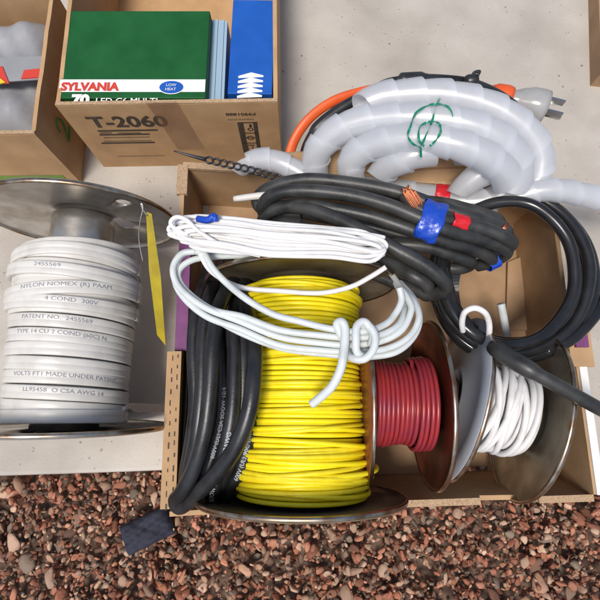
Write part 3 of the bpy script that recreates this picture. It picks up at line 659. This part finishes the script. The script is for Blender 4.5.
# heavy black cable, left in the tray
K = [
 [(262, 258, .05), (240, 275, .09), (222, 300, .135), (213, 340, .145), (211, 390, .145), (205, 430, .14), (196, 465, .13), (183, 492, .115), (176, 500, .10), (180, 507, .098), (192, 499, .112), (212, 478, .135), (234, 450, .150), (248, 415, .158), (254, 380, .158), (254, 340, .145), (246, 300, .12), (244, 265, .08)],
 [(210, 255, .03), (205, 280, .07), (196, 310, .10), (194, 350, .105), (196, 400, .105), (192, 440, .10), (186, 480, .095), (194, 496, .09)],
 [(243, 250, .04), (240, 280, .09), (234, 320, .13), (235, 360, .138), (233, 410, .138), (226, 450, .132), (217, 480, .12), (212, 498, .105), (220, 505, .09), (228, 496, .09)],
 [(256, 255, .03), (253, 290, .09), (250, 330, .118), (252, 380, .125), (250, 430, .125), (242, 465, .12), (232, 490, .108), (226, 500, .095), (232, 506, .085)],
 [(230, 250, .04), (225, 282, .09), (220, 320, .112), (223, 370, .118), (221, 420, .115), (212, 460, .11), (203, 490, .10)],
 [(258, 270, .05), (258, 310, .09), (260, 360, .105), (261, 410, .11), (258, 450, .105), (252, 475, .09), (243, 492, .08), (236, 498, .07)],
 [(262, 300, .08), (262, 350, .10), (262, 400, .112), (256, 440, .115), (247, 470, .105), (238, 488, .09), (230, 500, .08)],
 [(222, 262, .06), (208, 300, .115), (204, 340, .125), (202, 390, .125), (198, 430, .12), (190, 465, .11), (186, 485, .10)],
 [(248, 262, .06), (243, 300, .12), (244, 350, .134), (243, 400, .134), (236, 440, .13), (226, 472, .12), (217, 494, .10), (212, 503, .09)],
 [(200, 300, .06), (190, 350, .06), (187, 400, .06), (184, 460, .06), (200, 490, .05)], [(240, 300, .06), (236, 350, .07), (238, 420, .07), (232, 480, .06)]]
kc, kp = coil('cable_coil', 'long coil of heavy black rubber cable standing between the tray\'s left wall and yellow wire', M['rubber'], .0060, K, 9, 'black cable coils', sides=16)
m_ = MB()
for idx, s0, s in ((2, .055, 'SOOW 600V 90C 4/C 10AWG'), (3, .075, '600V (UL) 90C DRY P-7K-123033'), (5, .045, 'FT2 -50C 600V SOOW (UL)'), (4, .05, '600V (UL) CSA SOOW 10/4')):
    Pq = kp[idx][::-1]; tot = np.linalg.norm(np.diff(Pq, axis=0), axis=1).sum()
    upv = np.array([0, 0, H]) + np.array([0, .03, 0]) - Pq; m_ = MB(); text_on(m_, s, .0046, tubefn(Pq, s0 * .6, .0060, upv, .0046)); m_.build('lettering', M['print'], kc, smooth=False)

# welding cable bundle
Wd = [
 [(405, 197, .152), (415, 206, .156), (432, 216, .156), (455, 221, .154), (482, 228, .150), (503, 236, .144), (511, 243, .134), (500, 249, .122), (470, 250, .112), (420, 240, .108), (360, 224, .106), (300, 212, .106)],
 [(508, 238, .120), (503, 229, .130), (480, 219, .140), (455, 211, .144), (430, 204, .146), (395, 192, .146), (350, 183, .142), (305, 180, .136), (270, 187, .126), (258, 200, .116), (268, 212, .110), (300, 214, .106)],
 [(500, 258, .110), (506, 252, .122), (500, 246, .134), (475, 238, .146), (448, 230, .154), (420, 219, .158), (385, 205, .157), (345, 194, .153), (300, 190, .148), (272, 196, .140), (262, 207, .126), (272, 218, .112), (300, 222, .104)],
 [(478, 266, .100), (490, 262, .112), (488, 255, .126), (465, 247, .140), (438, 239, .148), (405, 228, .150), (370, 216, .149), (330, 208, .145), (295, 206, .138), (270, 212, .126), (262, 222, .110)],
 [(262, 214, .112), (275, 207, .126), (305, 208, .142), (340, 220, .150), (372, 236, .154), (400, 252, .156), (425, 266, .154), (440, 277, .148), (445, 288, .138), (434, 295, .126), (412, 290, .116), (380, 276, .108), (345, 258, .100)],
 [(300, 226, .112), (335, 240, .120), (370, 248, .128), (400, 244, .134), (430, 248, .134), (458, 256, .128), (470, 264, .116), (455, 268, .104), (420, 262, .098)],
 [(500, 226, .118), (494, 218, .128), (470, 210, .134), (445, 205, .136), (415, 200, .134), (380, 190, .130)],
 [(355, 252, .108), (385, 262, .122), (412, 275, .134), (428, 286, .130), (425, 296, .116)]]
wdc, wdp = coil('cable_coil', 'bundle of thick worn black cable bound with blue tape, bare copper end showing', M['rubber2'], .0056, Wd, 9, 'black cable coils', sides=16)
# copper strands of the bare end
m_ = MB(); g_ = random.Random(2); e0, e1 = at(420, 211, .157), at(406, 188, .165)
for i in range(190):
    o1 = np.array([g_.gauss(0, .0020), g_.gauss(0, .0014), g_.gauss(0, .0018)]).clip(-.0036, .0036); L1 = g_.uniform(.75, 1.0); P_ = [e0 + o1 * .8, e0 + (e1 - e0) * .5 * L1 + o1 * 1.05 + np.array([g_.gauss(0, .0002)] * 3), e0 + (e1 - e0) * L1 + o1 * .95]; tube(spline(P_, 4), .00048, 5, mb=m_)
m_.build('copper_strands', M['copper'], wdc)
m_ = MB(); e0, e1 = at(500, 234, .138), at(508, 224, .142)
for i in range(7): o1 = np.array([g_.gauss(0, .0005), g_.gauss(0, .0005), 0]); tube([e0 + o1, e1 + o1 * 1.5], .0005, 5, mb=m_)
m_.build('copper_strands', M['copper'], wdc)
def tapewrap(name, c, ax, wd, ra_, rb_, mt, parent, seed=0, cvec=None):
    """crumpled band round a bundle: c centre, ax axis, ra_/rb_ half sizes across and up"""
    g = random.Random(seed); ax = np.array(ax, float); ax /= np.linalg.norm(ax); sd_ = np.cross(ax, up); sd_ /= np.linalg.norm(sd_); uu = np.cross(sd_, ax); n, k = 48, 12; V = []
    ph = [g.uniform(0, 6) for _ in range(5)]
    for j in range(k + 1):
        for i in range(n):
            th = 2 * math.pi * i / n; s = (j / k - .5) * wd; w_ = 1 + .03 * math.sin(4 * th + ph[0] + s * 300) + .018 * math.sin(9 * th + ph[1] - s * 500) + .02 * math.sin(s * 700 + ph[2]); jag = .0005 * math.sin(5 * th + ph[3]) * (1 if j in (0, k) else .5)
            V.append(c + ax * (s + jag) + sd_ * ra_ * w_ * math.cos(th) + uu * rb_ * w_ * math.sin(th))
    f = [(j * n + i, j * n + (i + 1) % n, (j + 1) * n + (i + 1) % n, (j + 1) * n + i) for j in range(k) for i in range(n)]
    m_ = MB(); m_.add(V, f); o = m_.build(name, mt, parent); so_ = o.modifiers.new('s', 'SOLIDIFY'); so_.thickness = .0005; return o
c = at(430, 221, .153); tapewrap('blue_tape', c, at(448, 229, .15) - at(410, 215, .15), .018, .0165, .0110, M['blue'], wdc, 1)
tapewrap('red_tape', at(459, 222.3, .1535), at(474, 226, .1515) - at(444, 219, .155), .013, .0061, .0061, M['redtape'], wdc, 2)
tapewrap('blue_tape', at(492, 262, .112), at(476, 268, .110) - at(506, 252, .114), .010, .0063, .0066, M['blue'], wdc, 5)
# white core sticking out at the left
m_ = MB(); tube(spline(pts([(274, 195, .13), (258, 196, .128), (234, 199, .124)]), 4), [.0032] * 5 + [.003, .003, .0028, .0026], 8, mb=m_); m_.build('paper_core', M['offw'], wdc)

# glossy black coil on the right
Gl = []
for i, (rx, ry, cx, cy, z) in enumerate(((67, 72, 508, 273, .118), (76, 79, 513, 274, .110), (69, 74, 514, 270, .104), (80, 80, 514, 279, .100), (72, 80, 505, 277, .094))):
    Gl.append([(cx + rx * math.cos(q), cy - ry * math.sin(q), z + .004 * math.sin(2 * q + i)) for q in np.linspace(rad(200), rad(-168), 18)])
glc, glp = coil('cable_coil', 'round coil of glossy black cable at the right wall under the milky tubing', M['gloss'], .0052, Gl, 8, 'black cable coils', sides=16)
m_ = MB(); tube(spline(pts([(545, 352, .104), (572, 338, .106), (592, 318, .104), (606, 298, .10), (622, 270, .09)]), 8), .0055, 14, mb=m_); m_.build('cable_end', M['gloss'], glc)
# black strap down into the tray
m_ = MB(); tube(spline(pts([(450, 268, .105), (447, 290, .09), (452, 315, .07), (458, 332, .05), (470, 352, .03)]), 8), 1, prof=[(-.0018, -.010), (-.0018, .010), (.0018, .010), (.0018, -.010)], up=(0, 1, .3), mb=m_)
tag(m_.build('strap', M['rubber'], smooth=False), 'flat dark rubber strap hanging down beside the blue grey flange', 'strap')
# straight dark cable over the white spool
m_ = MB(); S_ = spline(pts([(492, 345, .140), (505, 355, .152), (530, 370, .160), (562, 388, .158), (600, 409, .15), (650, 436, .13)]), 8); rr = np.interp(np.linspace(0, 1, len(S_)), [0, .05, .12, .4, .45, 1], [.003, .0062, .0068, .0066, .0052, .0050])
tube(S_, rr, 16, mb=m_); tag(m_.build('power_cable', M['rubber2']), 'straight dark grey cable crossing over the white wire spool to the right', 'cable')
# short white stub
m_ = MB(); tube(spline(pts([(501, 304, .070), (504, 320, .062), (508, 345, .045), (512, 380, .02)]), 6), .0037, 12, mb=m_); o = m_.build('cable_stub', M['greyw']); tag(o, 'short upright end of white cable inside the black glossy coil', 'cable')

# ------------------------------------------------------------------ milky spiral wrap tubing
def ribbon(mb, P, r, pitch, over=1.20, ph=0, na=34, flare=.21):
    P = np.asarray(P); S_ = np.r_[0, np.cumsum(np.linalg.norm(np.diff(P, axis=0), axis=1))]
    kn = np.arange(0, S_[-1] + pitch * .35, pitch * .7); kn[-1] = min(kn[-1], S_[-1]); Kp = np.stack([np.interp(kn, S_, P[:, i]) for i in range(3)], 1)
    tt = np.concatenate([np.linspace(i, i + 1, 6, endpoint=False) for i in range(len(Kp) - 1)] + [[len(Kp) - 1]]); P = np.stack([np.interp(tt, np.arange(len(Kp)), Kp[:, i]) for i in range(3)], 1)
    P[1:-1] = P[1:-1] * .5 + (P[:-2] + P[2:]) * .25
    T, N, B_ = frames(P); S = np.r_[0, np.cumsum(np.linalg.norm(np.diff(P, axis=0), axis=1))]; tot = S[-1]
    turns = tot / pitch - over; n = int(turns * na); nb = 5; V = []
    g = random.Random(int(ph * 100)); kk = [g.uniform(-.03, .03) for _ in range(int(turns) + 4)]
    for i in range(n + 1):
        q = i / na; th = 2 * math.pi * q + ph; k0 = int(q); fr = q - k0; jr = kk[k0] * (1 - fr) + kk[k0 + 1] * fr
        for lay in (0, 1):
            for j in range(nb + 1):
                b = j / nb; s = min(tot, (q + b * over) * pitch); c = [np.interp(s, S, P[:, d]) for d in range(3)]; nn = [np.interp(s, S, N[:, d]) for d in range(3)]; bb = [np.interp(s, S, B_[:, d]) for d in range(3)]
                R0 = r * (1 - flare / 2 + flare * b + jr) - lay * .0012; V.append(np.array(c) + R0 * (math.cos(th) * np.array(nn) + math.sin(th) * np.array(bb)))
    w_ = nb + 1; f = []
    for i in range(n):
        o0, o1 = i * 2 * w_, (i + 1) * 2 * w_
        for j in range(nb):
            f.append((o0 + j, o0 + j + 1, o1 + j + 1, o1 + j)); f.append((o0 + w_ + j + 1, o0 + w_ + j, o1 + w_ + j, o1 + w_ + j + 1))
        f.append((o0 + nb, o0 + w_ + nb, o1 + w_ + nb, o1 + nb)); f.append((o0 + w_, o0, o1, o1 + w_))
    return mb.add(V, f)
tw = empty('spiral_tubing', at(430, 150, .1), 'loose coil of milky translucent spiral wrap tubing over the tray\'s back edge', 'tubing')
TUB = [
 ([(236, 170, .100), (250, 161, .108), (268, 159, .112), (288, 166, .112), (308, 178, .106), (330, 188, .098)], .0098, .020),
 ([(350, 116, .138), (360, 106, .142), (380, 98, .146), (408, 95, .150), (440, 95, .152), (473, 101, .150), (503, 113, .146), (527, 132, .138), (540, 157, .126), (535, 183, .112), (518, 200, .100)], .0126, .0265),
 ([(326, 190, .090), (316, 176, .104), (314, 160, .120), (323, 142, .132), (344, 127, .142), (378, 119, .150), (415, 118, .156), (455, 122, .158), (488, 132, .154), (512, 150, .144), (521, 172, .130), (510, 192, .116)], .0124, .0265),
 ([(356, 188, .108), (350, 175, .122), (351, 160, .134), (366, 147, .144), (392, 140, .154), (424, 139, .160), (457, 145, .160), (485, 156, .154), (504, 172, .142), (511, 190, .124)], .0122, .0255),
 ([(372, 190, .112), (378, 175, .126), (394, 163, .140), (416, 155, .150), (440, 150, .146)], .0116, .0245),
 ([(352, 186, .082), (385, 190, .086), (415, 195, .092), (445, 201, .098), (475, 203, .102), (500, 196, .106), (514, 178, .112), (510, 158, .118)], .0118, .025),
 ([(452, 200, .108), (464, 187, .118), (478, 176, .126), (495, 168, .130), (512, 170, .122)], .0110, .0235),
 ([(503, 203, .108), (522, 195, .116), (548, 190, .120), (575, 193, .116), (612, 202, .106), (660, 214, .09)], .0098, .0225)]
m_ = MB()
for i, (p, r, pt) in enumerate(TUB): ribbon(m_, spline(pts(p), 10), r, pt * .86, ph=i * 1.7)
o = m_.build('spiral_wrap', M['plastic'], tw); o.data.set_sharp_from_angle(angle=rad(35))
tapewrap('red_tape', at(441, 199, .097), at(470, 206, .1) - at(415, 194, .092), .013, .0128, .0128, M['redtape'], tw, 12)
# green twist tie
m_ = MB(); Z = .192
for p in ([(444, 84, .165), (442, 92, .172), (437, 105, .184), (431, 124, .19), (424, 140, .193), (421, 147, .193), (421, 157, .185)],
          [(421, 148, .193), (412, 143, .194), (408, 135, .195), (411, 125, .196), (416, 113, .194), (427, 106, .192), (437, 104, .191), (448, 107, .190), (453, 117, .190)],
          [(424, 146, .194), (419, 140, .196), (420, 127, .197), (429, 122, .196), (438, 123, .196), (441, 130, .196), (437, 139, .195), (430, 146, .194)]):
    P_ = spline(pts([(x, y, z - .020 + .0012 * math.sin(x * 1.7)) for x, y, z in p]), 8); T_, N_, B_ = frames(P_); tube(P_, 1, prof=[(-.00035, -.0009), (-.00035, .0009), (.00035, .0009), (.00035, -.0009)], up=[N_[i] * math.cos(i * .28) + B_[i] * math.sin(i * .28) for i in range(len(P_))], mb=m_)
tag(m_.build('twist_tie', M['green'], smooth=False), 'green plastic twist tie knotted round the milky tubing', 'twist tie')

# ------------------------------------------------------------------ cords behind the tubing, plug
cr = empty('extension_cord', at(300, 150, .05), 'orange flat cord running behind the milky tubing to a clear plug', 'cord')
m_ = MB(); tube(spline(pts([(286, 176, .08), (289, 157, .09), (296, 137, .10), (311, 117, .108), (334, 101, .112), (362, 92, .112), (395, 86, .108), (440, 84, .10), (478, 90, .09), (500, 96, .075), (514, 100, .060)]), 8), 1, prof=[(.0028 * math.cos(q), .0047 * math.sin(q)) for q in np.linspace(0, 6.283, 14, endpoint=False)], up=(.3, -1, .9), mb=m_); m_.build('orange_jacket', M['orange'], cr)
# plug: moulded cloudy body, orange collar, three prongs
pc0, pc1 = at(494, 95, .078), at(540, 107, .078); ax = pc1 - pc0; Lp = np.linalg.norm(ax); ax /= Lp
KP = 1.22; scp = lambda l: [(r * KP, t * KP) for r, t in l]
pl = MB(); lathe(pl, scp([(.0001, 0), (.006, 0), (.0078, .007), (.0092, .012), (.0080, .016), (.0108, .022), (.0136, .030), (.0142, .038), (.0138, .0425), (.0001, .0425)]), pc0, ax, 28, close=False); po = pl.build('plug_body', M['clear'], cr)
m_ = MB(); lathe(m_, scp([(.0001, .004), (.0045, .006), (.0055, .018), (.0095, .028), (.0105, .038), (.0100, .041), (.0001, .041)]), pc0, ax, 20, close=False); m_.build('plug_core', M['cloudy'], po)
m_ = MB(); lathe(m_, scp([(.0050, -.004), (.0068, -.004), (.0095, .001), (.0104, .010), (.0094, .014), (.0070, .014)]), pc0, ax, 24); m_.build('plug_collar', M['orange'], po)
sdv = np.cross(ax, up); sdv /= np.linalg.norm(sdv); uv = np.cross(sdv, ax)
for k, (a_, b_, rd) in enumerate(((-.006, .004, 0), (.006, .004, 0), (0, -.006, 1))):
    m_ = MB(); c0 = pc0 + ax * .0425 * KP + (sdv * a_ + uv * b_) * KP
    if rd: tube([c0, c0 + ax * .010, c0 + ax * .020, c0 + ax * .0215], [.0028, .0028, .0028, .0016], 12, mb=m_)
    else: box(m_, c0 + ax * .0085, (.017, .0018, .0070), [ax, sdv, uv])
    m_.build('prong', M['metal'], po, smooth=bool(rd))
# black cord
m_ = MB(); bk = spline(pts([(300, 182, .08), (303, 165, .09), (306, 147, .10), (318, 127, .112), (340, 109, .118), (368, 93, .122), (388, 83, .124), (410, 80, .124), (440, 80, .122), (472, 84, .116), (500, 96, .10), (520, 112, .085), (530, 130, .07), (528, 150, .05)]), 8)
rr = np.interp(np.linspace(0, 1, len(bk)), [0, .2, .22, .4, .5, .51, .57, .58, 1], [.0042, .0042, .0055, .0042, .0042, .007, .007, .005, .0045]); tube(bk, rr, 12, mb=m_)
bo_ = m_.build('black_cord', M['rubber']); tag(bo_, 'black cord with a bulky sleeve along the tubing\'s upper side', 'cord')
m_ = MB(); q = at(471, 81, .128); lathe(m_, [(.0001, -.006), (.0045, -.006), (.006, -.003), (.006, .003), (.0045, .006), (.0001, .006)], q, (1, .1, .1), 16, close=False); tube(spline([q, q + np.array([.002, .006, .003]), q + np.array([.007, .007, .004]), q + np.array([.004, .001, .006])], 5), .0014, 8, mb=m_); m_.build('cable_tie', M['blackp'], bo_)

# serrated black tie
m_ = MB(); Z0 = spline(pts([(174, 151, .135), (192, 156, .132), (208, 160, .128), (235, 166, .122), (262, 173, .116), (288, 181, .11)]), 12); S = np.r_[0, np.cumsum(np.linalg.norm(np.diff(Z0, axis=0), axis=1))]
c = lambda s: np.array([np.interp(s, S, Z0[:, i]) for i in range(3)])
cutS = S[-1] * .27; tube([c(s) for s in np.linspace(0, cutS, 10)], np.linspace(.0006, .0020, 10), 8, mb=m_)
k = 12; st = (S[-1] - cutS) / k
for i in range(k):
    m0 = c(cutS + (i + .5) * st); d = c(cutS + (i + 1) * st) - c(cutS + i * st); d /= np.linalg.norm(d); n_ = np.cross(d, up); n_ /= np.linalg.norm(n_)
    tube([m0 + d * st * .56 * math.cos(q) + n_ * .0030 * math.sin(q) for q in np.linspace(0, 6.283, 10, endpoint=False)], .0010, 6, closed=True, mb=m_)
tag(m_.build('cable_tie', M['blackp']), 'black ladder cable tie with a pointed tail before the T-2060 box', 'cable tie')
# navy tab and clear tip on the thin coil
m_ = MB(); tube(spline(pts([(198, 219, .186), (208, 220, .190), (214, 216, .192), (215, 221, .190)]), 5), .0026, 8, mb=m_); m_.build('blue_tie', M['blue'], wc)
# dark cloth at the bottom
c = at(150, 528, -.03); pillow('folded_cloth', c[0], c[1], -.036, .052, .030, .026, M['navy'], 'dark navy cloth lying on the gravel below the tray\'s left corner', 'cloth', 9, rad(25))
